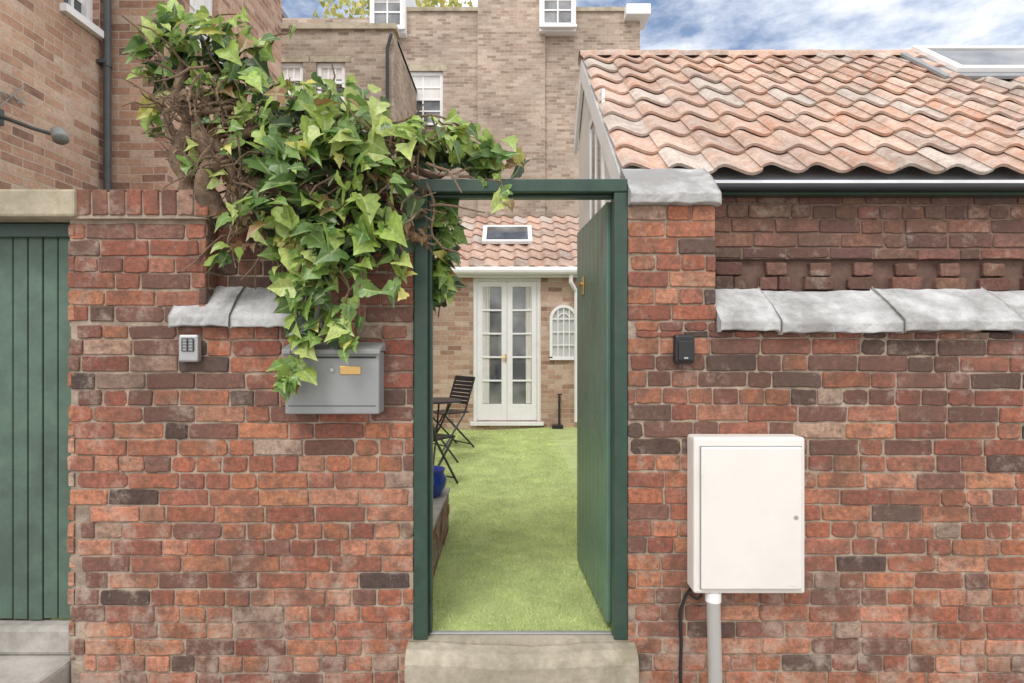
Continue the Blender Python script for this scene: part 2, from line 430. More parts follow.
# recessed front wall of outbuilding
mb=MB()
BR=[(.24,.125,.092),(.20,.105,.08),(.28,.148,.107),(.18,.10,.08),(.31,.155,.108)]
dull=lambda x,z:tuple(q*rr(.9,1.08) for q in random.choice(BR))
bricks(mb,(0,.46,0),(1,0,0),XO+.02,4.9,1.815,2.20,dull,zref=-.27)
x=XO+.02
while x<4.85:      # honeycomb vents
    bricks(mb,(0,.462,0),(1,0,0),x,x+.16,1.54,1.81,dull,zref=-.27); x+=.235
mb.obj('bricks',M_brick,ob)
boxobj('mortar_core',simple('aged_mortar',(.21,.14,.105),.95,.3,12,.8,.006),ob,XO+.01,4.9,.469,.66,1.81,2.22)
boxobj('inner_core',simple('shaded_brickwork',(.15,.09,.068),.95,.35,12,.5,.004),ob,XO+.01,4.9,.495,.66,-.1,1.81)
boxobj('wall_plate',M_frame,ob,.95,4.9,.38,.457,2.135,2.175,bevel=.004)
boxobj('eave_soffit',M_white,ob,.70,4.9,.345,.50,2.18,2.20)
k=MB(); k.tube([(.95,.345,2.165),(4.9,.345,2.165)],.020,12); k.obj('gutter',M_black,ob,smooth=False)
# rooflight
rl=empty('roof_window'); 
def slab(name,mat,x0,x1,s0,s1,n0,n1,bev=.004):
    k=MB(); O=Vector((0,EY,EZ)); vs=[O+Vector((x,0,0))+S*s+Nn*n for n in (n0,n1) for s in (s0,s1) for x in (x0,x1)]
    k.add(vs,[(0,2,3,1),(4,5,7,6),(0,1,5,4),(2,6,7,3),(0,4,6,2),(1,3,7,5)]); k.obj(name,mat,rl,bev)
slab('flashing',M_slate,3.12,4.9,1.66,2.41,.03,.055)
slab('frame_bottom',M_white,3.24,4.6,1.74,1.81,.055,.09)
slab('frame_top',M_white,3.24,4.6,2.34,2.40,.055,.09)
slab('frame_left',M_white,3.24,3.31,1.81,2.34,.055,.09)
slab('frame_right',M_white,4.53,4.6,1.81,2.34,.055,.09)
slab('glass',M_glass,3.31,4.53,1.81,2.34,.06,.075,0)

# ------------------------------------------------------------ walls with openings
def wallface(mb,O,U,u0,u1,z0,z1,holes=(),rev=.12,uo=0):
    O=Vector(O);U=Vector(U);Z=Vector((0,0,1));Nn=U.cross(Z)
    if mb.uv is None: mb.uv=[]
    us=sorted({u0,u1}|{h[0] for h in holes}|{h[1] for h in holes}); zs=sorted({z0,z1}|{h[2] for h in holes}|{h[3] for h in holes})
    us=[u for u in us if u0<=u<=u1]; zs=[z for z in zs if z0<=z<=z1]
    for a,b in zip(us,us[1:]):
        for c,d in zip(zs,zs[1:]):
            mu,mz=(a+b)/2,(c+d)/2
            if any(h[0]<mu<h[1] and h[2]<mz<h[3] for h in holes): continue
            mb.add([O+U*a+Z*c,O+U*b+Z*c,O+U*b+Z*d,O+U*a+Z*d],[(0,1,2,3)]); mb.uv+=[(a+uo,c),(b+uo,c),(b+uo,d),(a+uo,d)]
    for h in holes:
        a,b,c,d=h
        for p,q,t in (((a,c),(a,d),0),((b,d),(b,c),0),((a,d),(b,d),1),((b,c),(a,c),1)):
            P=O+U*p[0]+Z*p[1];Q=O+U*q[0]+Z*q[1]
            mb.add([P,Q,Q-Nn*rev,P-Nn*rev],[(0,1,2,3)])
            if t==0: mb.uv+=[(0,p[1]),(0,q[1]),(rev,q[1]),(rev,p[1])]
            else: mb.uv+=[(p[0],0),(q[0],0),(q[0],.07),(p[0],.07)]
def frameM(O,U):
    U=Vector(U);Z=Vector((0,0,1));Nn=U.cross(Z)
    return Matrix(((U.x,-Nn.x,0,O[0]),(U.y,-Nn.y,0,O[1]),(U.z,-Nn.z,1,O[2]),(0,0,0,1)))
def sash(parent,O,U,a,b,c,d,cols,rows,rev=.1,nm='sash_window',blind=0):
    M=frameM(O,U); k=MB(); t=.085
    k.box(a,a+t,rev-.03,rev+.03,c,d,M=M);k.box(b-t,b,rev-.03,rev+.03,c,d,M=M)
    k.box(a+t,b-t,rev-.03,rev+.03,d-t,d,M=M);k.box(a+t,b-t,rev-.03,rev+.03,c,c+t,M=M)
    mz=(c+d)/2; k.box(a+t,b-t,rev-.015,rev+.03,mz-.03,mz+.03,M=M)
    for i in range(1,cols): x=a+t+(b-a-2*t)*i/cols; k.box(x-.018,x+.018,rev-.008,rev+.02,c+t,d-t,M=M)
    for i in range(1,rows):
        if i*2==rows: continue
        z=c+t+(d-c-2*t)*i/rows; k.box(a+t,b-t,rev-.009,rev+.02,z-.018,z+.018,M=M)
    k.box(a-.05,b+.05,-.06,rev-.03,c-.07,c-.002,M=M)
    k.obj(nm+'_frame',M_white,parent)
    k=MB(); k.box(a+.01,b-.01,rev+.021,rev+.028,c+.01,d-.01,M=M); k.obj(nm+'_glass',M_glass,parent)
    if blind:
        k=MB(); k.box(a+t,b-t,rev+.012,rev+.018,d-t-(d-c)*blind,d-t,M=M); k.obj(nm+'_blind',M_curtain,parent)
def lintel(parent,O,U,a,b,d,h=.22):
    M=frameM(O,U); boxobj('stone_lintel',M_lint,parent,a-.12,b+.12,-.012,.02,d,d+h,M=M)

# ---- left neighbour (receding wall + projecting block)
ln_=empty('brick_house'); X=-3.95; mb=MB()
h1=[(2.62,3.10,4.33,5.9)]
wallface(mb,(X,0,0),(0,1,0),.3,3.2,-.3,9.5,h1)
wallface(mb,(0,3.2,0),(1,0,0),X,-3.36,-.3,9.5,uo=.3)
h2=[(3.62,4.25,4.55,6.2)]
wallface(mb,(-3.36,0,0),(0,1,0),3.2,6.2,-.3,9.5,h2)
wallface(mb,(0,6.2,0),(-1,0,0),3.36,9,-.3,9.5)
wallface(mb,(0,.3,0),(1,0,0),-9,X,-.3,9.5)
mb.obj('walls',M_bred,ln_)
sash(ln_,(X,0,0),(0,1,0),*h1[0],2,4,blind=.8); sash(ln_,(-3.36,0,0),(0,1,0),*h2[0],2,4,blind=.8)
boxobj('flat_roof',M_slate,ln_,-9,-3.3,.2,6.2,9.5,9.7)
k=MB(); px,py=X+.07,3.10
k.tube([(px,py,-.1),(px,py,9.4)],.034,12)
for z in (1.2,2.6,4.0,5.6,7.2): k.tube([(px,py,z),(px,py,z+.09)],.042,12); k.box(px-.075,px+.01,py-.06,py+.06,z+.02,z+.05)
k.obj('drainpipe',M_pipe,ln_,smooth=False)
# flood light on bracket
fl=empty('security_floodlight')
ay=at(32,132,4.75).y; a1=Vector((X+.02,ay,3.10)); a2=a1+Vector((.22,.05,-.08)); a3=a2+Vector((.16,.05,-.04))
k=MB(); k.tube([a1,a2,a3],[.016,.014,.014],8); k.box(X,X+.02,a1.y-.05,a1.y+.05,a1.z-.06,a1.z+.06)
k.obj('arm',M_pipe,fl)
k=MB(); c=a3; k.tube([c+Vector((-.02,0,.05)),c+Vector((.0,-.01,.03)),c+Vector((.04,-.03,-.02)),c+Vector((.05,-.04,-.045))],[.02,.05,.058,.056],14); k.obj('lamp_head',M_grey,fl,smooth=True)
cb=empty('overhead_cable'); k=MB()
for j in range(3):
    pts=[]
    for i in range(14):
        t=i/13; pts.append((X+.02+.01*math.sin(i*2+j),1.4+ .75*t,3.32+.05*math.sin(i*1.3+j*2)-.25*t*(1-t)*2+j*.03))
    k.tube(pts,.005,6)
k.obj('cable',M_grey,cb)

# ---- tall terrace behind
DT=16.0
tx=lambda u,d=DT:(u-512)*d/F
tz=lambda v,d=DT:H-(v-341.5)*d/F
te=empty('brick_terrace_building'); yT=DT-D; mb=MB()
hT=[(tx(402),tx(443),tz(125),tz(71)),(tx(540),tx(573),tz(36),tz(-20))]
wallface(mb,(0,yT,0),(1,0,0),tx(395),tx(640),-.3,tz(12),[(hT[0])],uo=.1)
wallface(mb,(tx(640),yT,0),(0,1,0),0,7,-.3,tz(12))
wallface(mb,(0,yT-.10,0),(1,0,0),tx(478),tx(545),-.3,tz(-30),uo=.07)
wallface(mb,(tx(545),yT-.10,0),(0,1,0),0,.9,-.3,tz(-30)); wallface(mb,(tx(478),yT-.10,0),(0,-1,0),-.9,0,-.3,tz(-30))
wallface(mb,(0,yT+.75,0),(-1,0,0),-tx(545),-tx(478),tz(12),tz(-30))
mb.obj('walls',M_bbuff,te)
sash(te,(0,yT,0),(1,0,0),*hT[0],2,4,blind=.45)
lintel(te,(0,yT,0),(1,0,0),hT[0][0],hT[0][1],hT[0][3],.16)
for (u0,u1,v0) in ((372,407,38),(539,575,36)):
    a,b,c=tx(u0),tx(u1),tz(v0); d=c+1.7
    boxobj('dormer_cheeks',M_white,te,a,b,yT-.25,yT+1.6,c,d)
    sash(te,(0,yT-.36,0),(1,0,0),a+.04,b-.04,c+.1,d-.1,2,4,rev=.08,nm='dormer_window',blind=.5)
boxobj('parapet_coping',M_lint,te,tx(395),tx(640)+.05,yT-.06,yT+.35,tz(12),tz(12)+.1)
k=MB(); k.add([(tx(395),yT+.3,tz(12)+.05),(tx(640),yT+.3,tz(12)+.05),(tx(640),yT+4,tz(12)+.3),(tx(395),yT+4,tz(12)+.3)],[(0,1,2,3)]); k.obj('roof',M_slate,te)
boxobj('eaves_box',M_white,te,tx(624),tx(648),yT-.35,yT+.5,tz(21),tz(10.5),bevel=.02)
# rear wing (left)
wg=empty('brick_rear_wing'); d=13.0; yW=d-D; wx=lambda u:(u-512)*d/F; wz=lambda v:H-(v-341.5)*d/F
mb=MB(); hs=[(wx(275),wx(303),wz(93),wz(62)),(wx(316),wx(345),wz(99),wz(62))]
wallface(mb,(0,yW,0),(1,0,0),-7.2,wx(394),-.3,wz(30),hs); wallface(mb,(wx(394),yW,0),(0,1,0),0,3.1,-.3,wz(30))
mb.obj('walls',M_bgrey,wg)
for h in hs: sash(wg,(0,yW,0),(1,0,0),*h,3,2,blind=.3); lintel(wg,(0,yW,0),(1,0,0),h[0],h[1],h[3],.12)
boxobj('parapet_coping',M_lint,wg,-7.3,wx(394)+.06,yW-.07,yW+.4,wz(30),wz(30)+.11)
boxobj('flat_roof',M_slate,wg,-7.2,wx(394),yW+.4,yW+3.1,wz(30)-.1,wz(30)+.02)
k=MB(); k.tube([(wx(388),yW-.08,.2),(wx(388),yW-.08,wz(50)),(wx(392),yW-.08,wz(36))],.035,10); k.obj('downpipe',M_black,wg)
# house beyond wing, upper left
hb=empty('brick_house'); mb=MB(); d2=17.
wallface(mb,(0,d2-D,0),(1,0,0),-11,tx(278,d2),2,tz(13,d2),[]); mb.obj('walls',M_bbuff,hb)
boxobj('roof',M_slate,hb,-11,tx(278,d2)+.1,d2-D,d2-D+3,tz(13,d2),tz(13,d2)+.15)
sash(hb,(0,d2-D-.12,0),(1,0,0),tx(247,d2),tx(275,d2),tz(31,d2),tz(15,d2),2,2,rev=.08,blind=.8)
mb=MB(); wallface(mb,(0,yT+.2,0),(1,0,0),-6.0,tx(395),2,tz(14),[]); mb.obj('link_wall',M_bbuff,te)

# ------------------------------------------------------------ yard annex
an=empty('brick_annex'); DA=9.84; yA=DA-D; ax=lambda u:(u-512)*DA/F; az=lambda v:H-(v-341.5)*DA/F
mb=MB(); hd=(ax(473),ax(541),.10,az(277))
wallface(mb,(0,yA,0),(1,0,0),-4.2,1.6,-.1,2.52,[hd],rev=.13); mb.obj('walls',M_byard,an)
SS,NN,LL=pantiles('pantile_roof',an,-4.2,1.6,yA-.18,2.50,yA+1.62,3.66,w=.235,e=.30,m=8)
boxobj('roof_deck',M_slate,an,-4.2,1.6,yA+.0,yA+1.6,2.45,2.5)
boxobj('fascia',M_white,an,-4.2,1.6,yA-.12,yA-.003,2.38,2.50)
k=MB(); k.tube([(-4.2,yA-.18,2.475),(1.6,yA-.18,2.475)],.065,12); k.obj('gutter',M_pvc,an,smooth=False)
k=MB(); k.tube([(ax(570),yA-.16,2.45),(ax(570),yA-.14,2.30),(ax(576),yA-.06,2.15),(ax(576),yA-.06,.1)],.035,10); k.obj('downpipe',M_pvc,an)
def slab2(name,mat,x0,x1,s0,s1,n0,n1):
    k=MB(); O=Vector((0,yA-.18,2.50)); vs=[O+Vector((x,0,0))+SS*s+NN*n for n in (n0,n1) for s in (s0,s1) for x in (x0,x1)]
    k.add(vs,[(0,2,3,1),(4,5,7,6),(0,1,5,4),(2,6,7,3),(0,4,6,2),(1,3,7,5)]); k.obj(name,mat,an,.004)
slab2('rooflight_frame',M_white,-.50,.34,.82,1.50,.055,.11); slab2('rooflight_glass',M_glass,-.43,.27,.89,1.43,.08,.118)
# french doors
fd=empty('french_doors'); a,b,c,d_=hd; t=.06; k=MB(); y0=yA+.03
k.box(a,a+t,y0,y0+.09,c,d_);k.box(b-t,b,y0,y0+.09,c,d_);k.box(a+t,b-t,y0,y0+.09,d_-t,d_);k.box(a-.04,b+.04,yA-.05,y0+.09,c-.06,c-.002)
k.obj('frame',M_white,fd,bevel=.004)
mid=(a+b)/2
for nm,l0,l1 in (('leaf',a+t+.004,mid-.003),('leaf',mid+.003,b-t-.004)):
    k=MB(); s=.085; z0=c+.01; z1=d_-t-.005; yy0,yy1=y0+.02,y0+.065; pz=z0+.26
    k.box(l0,l0+s,yy0,yy1,z0,z1);k.box(l1-s,l1,yy0,yy1,z0,z1);k.box(l0+s,l1-s,yy0,yy1,z1-s,z1);k.box(l0+s,l1-s,yy0,yy1,z0,pz)
    for i in range(1,5):
        z=pz+(z1-s-pz)*i/5; k.box(l0+s,l1-s,yy0+.004,yy1-.01,z-.014,z+.014)
    k.obj(nm,M_white,fd,bevel=.003)
    boxobj('glass',M_glass,fd,l0+s,l1-s,yy0+.036,yy0+.04,pz,z1-s)
k=MB(); 
for i in range(7): x=a+t+.09+i*.016; k.tube([(x,y0+.047,c+.28),(x+rr(-.01,.01),y0+.047,d_-.15)],.0085,6)
for i in range(5): x=b-t-.17+i*.016; k.tube([(x,y0+.047,c+.28),(x+rr(-.01,.01),y0+.047,d_-.15)],.0085,6)
k.obj('curtain',M_curtain,fd)
k=MB(); k.box(mid-.03,mid-.012,y0-.01,y0+.02,1.05,1.17); k.tube([(mid-.02,y0-.02,1.12),(mid-.10,y0-.02,1.12)],.01,8); k.obj('handle',M_brass,fd)
# arched mirror
am=empty('arched_garden_mirror'); a,b,c=ax(549.5),ax(577.5),az(358); w=b-a; top=az(305); sp=top-w/2; k=MB(); yy=yA-.03
def arch(mb,cx,z0,sp,r0,r1,y0,y1,n=14):
    o=[(cx-r1,z0)]+[(cx-r1*math.cos(math.pi*i/n),sp+r1*math.sin(math.pi*i/n)) for i in range(n+1)]+[(cx+r1,z0)]
    i_=[(cx-r0,z0)]+[(cx-r0*math.cos(math.pi*i/n),sp+r0*math.sin(math.pi*i/n)) for i in range(n+1)]+[(cx+r0,z0)]
    m_=len(o); vs=[(x,y,z) for y in (y0,y1) for x,z in o]+[(x,y,z) for y in (y0,y1) for x,z in i_]
    fs=[]
    for i in range(m_-1):
        fs+=[(i,i+1,2*m_+i+1,2*m_+i),(i,m_+i,m_+i+1,i+1),(2*m_+i,2*m_+i+1,3*m_+i+1,3*m_+i)]
    mb.add(vs,fs)
cx=(a+b)/2; arch(k,cx,c,sp,w/2-.045,w/2,yy-.02,yA-.002); k.box(a,b,yy-.02,yA-.002,c-.03,c+.02)
for q in (-1,0,1): k.box(cx+q*.09-.009,cx+q*.09+.009,yy-.012,yy,c+.02,sp+ (w/2-.03)*math.cos(q*.6))
for i in range(1,4): z=c+(sp-c)*i/3; k.box(a+.03,b-.03,yy-.011,yy-.001,z-.009,z+.009)
arch(k,cx,sp,sp,.085,.10,yy-.0125,yy-.002,10)
k.obj('frame',M_white,am)
k=MB(); n=14; vs=[(cx-w/2+.03,yA-.012,c+.01)]+[(cx-(w/2-.03)*math.cos(math.pi*i/n),yA-.012,sp+(w/2-.03)*math.sin(math.pi*i/n)) for i in range(n+1)]+[(cx+w/2-.03,yA-.012,c+.01)]
k.add(vs,[tuple(range(len(vs)))]); k.obj('mirror_glass',simple('mirror_pale',(.60,.60,.59),.3,.1,4,0,.001,metal=.1),am)
# tap standpipe
tp=empty('garden_tap'); k=MB(); x=ax(559); k.tube([(x,yA-.05,0),(x,yA-.05,.52)],.018,8); k.tube([(x,yA-.05,.50),(x,yA-.15,.50),(x,yA-.16,.44)],.016,8); k.box(x-.04,x+.04,yA-.11,yA-.09,.53,.55); k.box(x-.12,x+.05,yA-.2,yA-.05,.0,.06)
k.obj('pipe',M_black,tp)
# ------------------------------------------------------------ yard
m,nt,b=newmat('artificial_grass'); M_grass=m
a_=N(nt,'ShaderNodeAttribute',attribute_name='Col'); n=noise(nt,3.5,10,.7,objvec(nt)); r=ramp(nt,n.outputs[0],[(.32,.76),(.66,1.12)])
cg=mix(nt,1.0,a_.outputs['Color'],r.outputs[0],'MULTIPLY')
nt.links.new(cg,b.inputs['Base Color']); b.inputs['Roughness'].default_value=.7
tr=N(nt,'ShaderNodeBsdfTranslucent'); nt.links.new(cg,tr.inputs[0]); ms=N(nt,'ShaderNodeMixShader'); ms.inputs[0].default_value=.25
nt.links.new(b.outputs[0],ms.inputs[1]); nt.links.new(tr.outputs[0],ms.inputs[2]); nt.links.new(ms.outputs[0],nt.nodes['Material Output'].inputs['Surface'])
k=MB(); nx,ny=30,60; GY=.088
hfun=lambda x,y:.014*math.sin(x*3+y*1.7)+.012*math.sin(y*3.1-x*2)
gx=lambda i:-2.3+i*(3.9/nx); gy=lambda j:GY+j*((yA-GY-.005)/ny)
hz=lambda x,y:hfun(x,y)*min(1,(y-GY)/.67)-.012
vs=[(gx(i),gy(j),hz(gx(i),gy(j))) for j in range(ny+1) for i in range(nx+1)]
k.add(vs,[(j*(nx+1)+i,j*(nx+1)+i+1,(j+1)*(nx+1)+i+1,(j+1)*(nx+1)+i) for j in range(ny) for i in range(nx)],(.54,.63,.25))
for q in range(105000):
    y=GY+(yA-.1-GY)*R()**1.5; x=rr(-1.5,.62)
    if y<2.2 and x<-.46: continue
    if y<1.2 and x>.49: continue
    if y<.1+.0 and (x<-.38 or x>.46): continue
    if y>.46 and y<2.75 and x>.6: continue
    z=hz(x,y)-.002; h=rr(.007,.018); an=rr(0,6.28); w=rr(.0014,.0026)*(1+y*.25); lx,ly=rr(-.012,.012),rr(-.012,.012)
    t=R(); c=(.64,.74,.30) if t<.45 else ((.76,.84,.41) if t<.72 else (.44,.56,.18))
    if t>.95: c=(.74,.70,.48)
    k.add([(x-w*math.cos(an),y-w*math.sin(an),z),(x+w*math.cos(an),y+w*math.sin(an),z),(x+lx,y+ly,z+h)],[(0,1,2)],c)
k.obj('lawn',M_grass)
boxobj('yard_ground',M_soil,None,-4.2,4.9,.09,yA,-.29,-.06)
# planter
pl=empty('brick_planter'); mb=MB(); dull2=lambda x,z:pick((1,2,2,.6,3))
bricks(mb,(-.46,0,0),(0,1,0),.26,1.70,-.05,.27,dull2,zref=-.04)
bricks(mb,(0,.255,0),(1,0,0),-1.6,-.462,-.05,.27,dull2,zref=-.04)
bricks(mb,(-1.2,1.71,0),(-1,0,0),-.7,1,-.05,.27,dull2,zref=-.04)
mb.obj('bricks',M_brick,pl)
boxobj('mortar_core',M_mortar,pl,-1.6,-.468,.264,1.70,-.05,.262); boxobj('coping',M_conc,pl,-1.6,-.455,.258,1.715,.272,.30,bevel=.008)
pt=empty('blue_glazed_pot'); k=MB(); c=(-.570,1.45,.30)
k.lathe(c,[(0,0),(.07,0),(.085,.02),(.115,.08),(.12,.12),(.10,.16),(.105,.18),(.11,.19),(.095,.19),(.085,.16),(0,.15)]); k.obj('pot',M_blue,pt,smooth=True)
# bistro chairs + table
def chair(loc,rot,s=1):
    e=empty('folding_garden_chair'); M=Matrix.Translation(loc)@Matrix.Rotation(rot,4,'Z'); k=MB()
    P=lambda x,y,z:M@Vector((x,y,z))
    for x in (-.21,.21):
        k.tube([P(x,-.24,.0),P(x,.10,.45),P(x,.26,.90)],.012,8)
        k.tube([P(x*.92,.26,.0),P(x*.92,-.20,.45)],.012,8)
    k.tube([P(-.21,.26,.90),P(.21,.26,.90)],.012,8); k.tube([P(-.21,-.2,.06),P(.21,-.2,.06)],.009,6); k.tube([P(-.2,.22,.04),P(.2,.22,.04)],.009,6)
    k.obj('frame',M_black,e)
    k=MB()
    for i in range(8): y=-.22+i*.052; k.box(-.2,.2,y,y+.043,.45,.465,M=M)
    for i in range(7):
        z=.56+i*.048; yc=.10+(z-.45)*.355
        k.box(-.2,.2,yc-.006,yc+.006,z,z+.042,M=M)
    k.obj('slats',M_black,e)
chair(Vector((-.82,8.05-D,0)),math.radians(-50))
chair(Vector((-.83,5.9-D,0)),math.radians(150))
tb=empty('garden_table'); k=MB(); c=Vector((-.84,6.9-D,0)); k.lathe(c,[(0,.70),(.27,.70),(.28,.705),(.28,.72),(.27,.725),(0,.725)],28)
for q in range(3):
    a=q*2.09+.5; k.tube([c+Vector((.26*math.cos(a),.26*math.sin(a),0)),c+Vector((-.05*math.cos(a),-.05*math.sin(a),.42)),c+Vector((-.2*math.cos(a),-.2*math.sin(a),.70))],.011,8)
k.obj('table',M_black,tb)
# ------------------------------------------------------------ things on the wall
lb=empty('letterbox'); k=MB(); k.box(-1.0,-.585,-.115,-.004,1.05,1.325); k.obj('body',M_grey,lb,bevel=.006)
k=MB(); x0,x1=-1.008,-.577
vs=[(x,y,z) for x in (x0,x1) for y,z in ((-.135,1.315),(-.135,1.335),(-.09,1.350),(-.004,1.368),(-.004,1.327),(-.12,1.327))]
k.add(vs,[(0,1,2,3,4,5),(11,10,9,8,7,6)]+[(i,i+6,(i+1)%6+6,(i+1)%6) for i in range(6)]); k.obj('lid',M_grey,lb,bevel=.003)
boxobj('slot_shadow',M_black,lb,-.985,-.60,-.1165,-.1145,1.296,1.304); boxobj('door_seam',M_black,lb,-.985,-.60,-.1162,-.1145,1.085,1.088)
boxobj('brass_nameplate',M_brass,lb,-.757,-.665,-.120,-.1155,1.225,1.262,bevel=.002)
k=MB(); k.tube([(-.79,-.115,1.245+0),( -.79,-.124,1.245)],.009,14); k.obj('lock',M_silver,lb)
ks=empty('key_safe'); boxobj('body',M_silver,ks,-1.508,-1.418,-.045,-.003,1.277,1.402,bevel=.010); boxobj('cover',M_black,ks,-1.490,-1.436,-.053,-.046,1.325,1.385,bevel=.004)
k=MB()
for i in range(2):
    for j in range(4): k.box(-1.482+i*.027,-1.464+i*.027,-.056,-.0535,1.329+j*.0135,1.339+j*.0135)
k.obj('buttons',M_grey,ks)
ks=empty('key_safe'); boxobj('body',M_black,ks,.735,.826,-.05,-.003,1.270,1.402,bevel=.012); boxobj('cover',M_black,ks,.747,.814,-.062,-.051,1.283,1.375,bevel=.006); k=MB(); k.box(.772,.79,-.065,-.0625,1.292,1.30); k.obj('catch',M_silver,ks)
mx=empty('electricity_meter_box')
boxobj('body',M_cream,mx,.800,1.292,-.115,-.003,.258,.948,bevel=.012)
boxobj('gasket_shadow',M_grey,mx,.826,1.274,-.1175,-.1155,.280,.910)
boxobj('door',M_cream,mx,.829,1.271,-.130,-.118,.283,.907,bevel=.006)
k=MB(); k.tube([(1.243,-.130,.60),(1.243,-.134,.60)],.009,12); k.obj('lock',M_silver,mx)
k=MB(); k.box(.829,.837,-.1315,-.1305,.34,.40);k.box(.829,.837,-.1315,-.1305,.78,.84); k.box(1.215,1.245,-.1315,-.1305,.30,.31); k.obj('hinges',M_cream,mx)
cd=empty('cable_conduit'); k=MB(); k.tube([(.896,-.082,.262),(.904,-.10,-.31)],.030,18); k.obj('pipe',M_pvc,cd,smooth=True)
k=MB(); k.tube([(.896,-.082,.215),(.896,-.082,.257)],.035,18); k.obj('collar',M_pvc,cd)
bc=empty('black_cable'); k=MB()
k.tube([(.81,-.05,.262),(.785,-.04,.22),(.765,-.02,.14),(.772,-.015,0),(.768,-.015,-.15),(.775,-.02,-.31)],.008,8)
k.tube([(.86,-.05,.262),(.855,-.04,.22),(.84,-.03,.20),(.81,-.03,.22)],.006,8)
k.obj('cable',M_black,bc,smooth=True)
# ------------------------------------------------------------ IVY
m,nt,b=newmat('ivy_leaf'); M_ivy=m
a_=N(nt,'ShaderNodeAttribute',attribute_name='Col'); uv=N(nt,'ShaderNodeTexCoord').outputs['UV']
sp_=N(nt,'ShaderNodeSeparateXYZ'); nt.links.new(uv,sp_.inputs[0])
ab=N(nt,'ShaderNodeMath',operation='ABSOLUTE'); nt.links.new(sp_.outputs[0],ab.inputs[0])
rv=ramp(nt,ab.outputs[0],[(0,.5),(.06,0)])
c=mix(nt,rv.outputs[0],a_.outputs['Color'],(.60,.68,.34))
nn=noise(nt,60,4,.6,objvec(nt)); r=ramp(nt,nn.outputs[0],[(.3,.75),(.7,1.2)]); c=mix(nt,1.0,c,r.outputs[0],'MULTIPLY')
nt.links.new(c,b.inputs['Base Color']); b.inputs['Roughness'].default_value=.36; b.inputs['Specular IOR Level'].default_value=.5
tr=N(nt,'ShaderNodeBsdfTranslucent'); nt.links.new(c,tr.inputs[0]); ms=N(nt,'ShaderNodeMixShader'); ms.inputs[0].default_value=.30
nt.links.new(b.outputs[0],ms.inputs[1]); nt.links.new(tr.outputs[0],ms.inputs[2]); nt.links.new(ms.outputs[0],nt.nodes['Material Output'].inputs['Surface'])
LEAF=[(0,-.02),(.22,-.14),(.42,-.10),(.47,.08),(.38,.22),(.42,.36),(.30,.50),(.17,.68),(0,1.0),(-.17,.68),(-.30,.50),(-.42,.36),(-.38,.22),(-.47,.08),(-.42,-.10),(-.22,-.14)]
def leaf(mb,p,nrm,tip,s,col):
    nrm=nrm.normalized(); tip=(tip-nrm*tip.dot(nrm)); 
    if tip.length<1e-3: tip=Vector((1,0,0))
    tip.normalize(); sd=tip.cross(nrm); curl=rr(.1,.9); fold=rr(-.15,.6)
    vs=[p+nrm*0+tip*(.28*s)]; uvs=[(0,.28)]
    asp=rr(.75,1.15); lob=rr(.8,1.1); skew=rr(-.12,.12)
    for i,(x,y) in enumerate(LEAF):
        x*=asp*(lob if i in (4,12) else 1); x2=x*rr(.9,1.1)+skew*y*y; hh=abs(x)*fold-curl*(y-.3)**2*.6
        vs.append(p+sd*(x2*s)+tip*(y*s)+nrm*(hh*s)); uvs.append((x,y))
    n=len(LEAF); mb.add(vs,[(0,1+i,1+(i+1)%n) for i in range(n)],col); mb.uv+=uvs
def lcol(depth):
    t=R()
    if depth<.40:  # inner leaves painted dark, shade of the mass put into their colour
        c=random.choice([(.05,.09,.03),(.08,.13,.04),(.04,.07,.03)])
    elif t<.30: c=(.34,.46,.10)
    elif t<.54: c=(.21,.34,.08)
    elif t<.76: c=(.12,.21,.06)
    elif t<.92: c=(.54,.63,.20)
    elif t<.96: c=(.64,.58,.16)
    else: c=(.32,.19,.08)
    k=rr(.8,1.15); return tuple(q*k for q in c)
iv=empty('ivy_plant'); mb=MB(); mb.uv=[]
# bearing u,v, half sizes, distance, thickness(m), leaves
blobs=[(188,38,38,22,2.92,.20,80),(228,52,30,28,2.9,.2,52),(162,68,16,18,2.95,.12,18),(160,116,8,12,3.0,.12,6),(212,92,24,16,2.88,.12,20),
(262,100,30,18,2.9,.22,46),(302,122,50,26,2.85,.28,86),(352,122,40,28,2.85,.28,78),(266,150,28,26,2.85,.25,46),(320,168,56,34,2.78,.25,112),
(385,146,38,24,2.85,.25,66),(420,140,28,18,2.9,.2,38),(378,196,32,34,2.74,.15,52),(455,146,38,18,2.9,.16,56),(497,157,26,14,2.9,.13,28),
(288,214,42,26,2.72,.15,56),(332,236,42,30,2.7,.14,62),(322,282,34,24,2.68,.10,34),(312,322,24,22,2.68,.07,20),(395,236,14,18,2.7,.08,12),(228,258,12,8,2.75,.05,4),
(440,225,13,36,3.05,.10,56),(440,278,9,28,3.05,.07,24)]
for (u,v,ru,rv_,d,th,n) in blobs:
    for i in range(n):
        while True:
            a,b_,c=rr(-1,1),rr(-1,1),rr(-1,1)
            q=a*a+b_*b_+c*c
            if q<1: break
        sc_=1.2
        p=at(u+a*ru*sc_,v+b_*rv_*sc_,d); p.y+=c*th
        dep=max(0,-c)*.6+q*.4+ (.25 if b_<0 else 0)  # inner, rear and lower leaves score low and take the painted shade
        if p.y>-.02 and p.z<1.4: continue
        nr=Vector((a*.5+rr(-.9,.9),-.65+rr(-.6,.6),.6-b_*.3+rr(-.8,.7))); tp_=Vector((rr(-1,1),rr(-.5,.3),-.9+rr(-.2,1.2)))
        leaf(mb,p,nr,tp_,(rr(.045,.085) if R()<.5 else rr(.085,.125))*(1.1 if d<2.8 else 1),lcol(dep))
stems=MB(); trunk=MB()
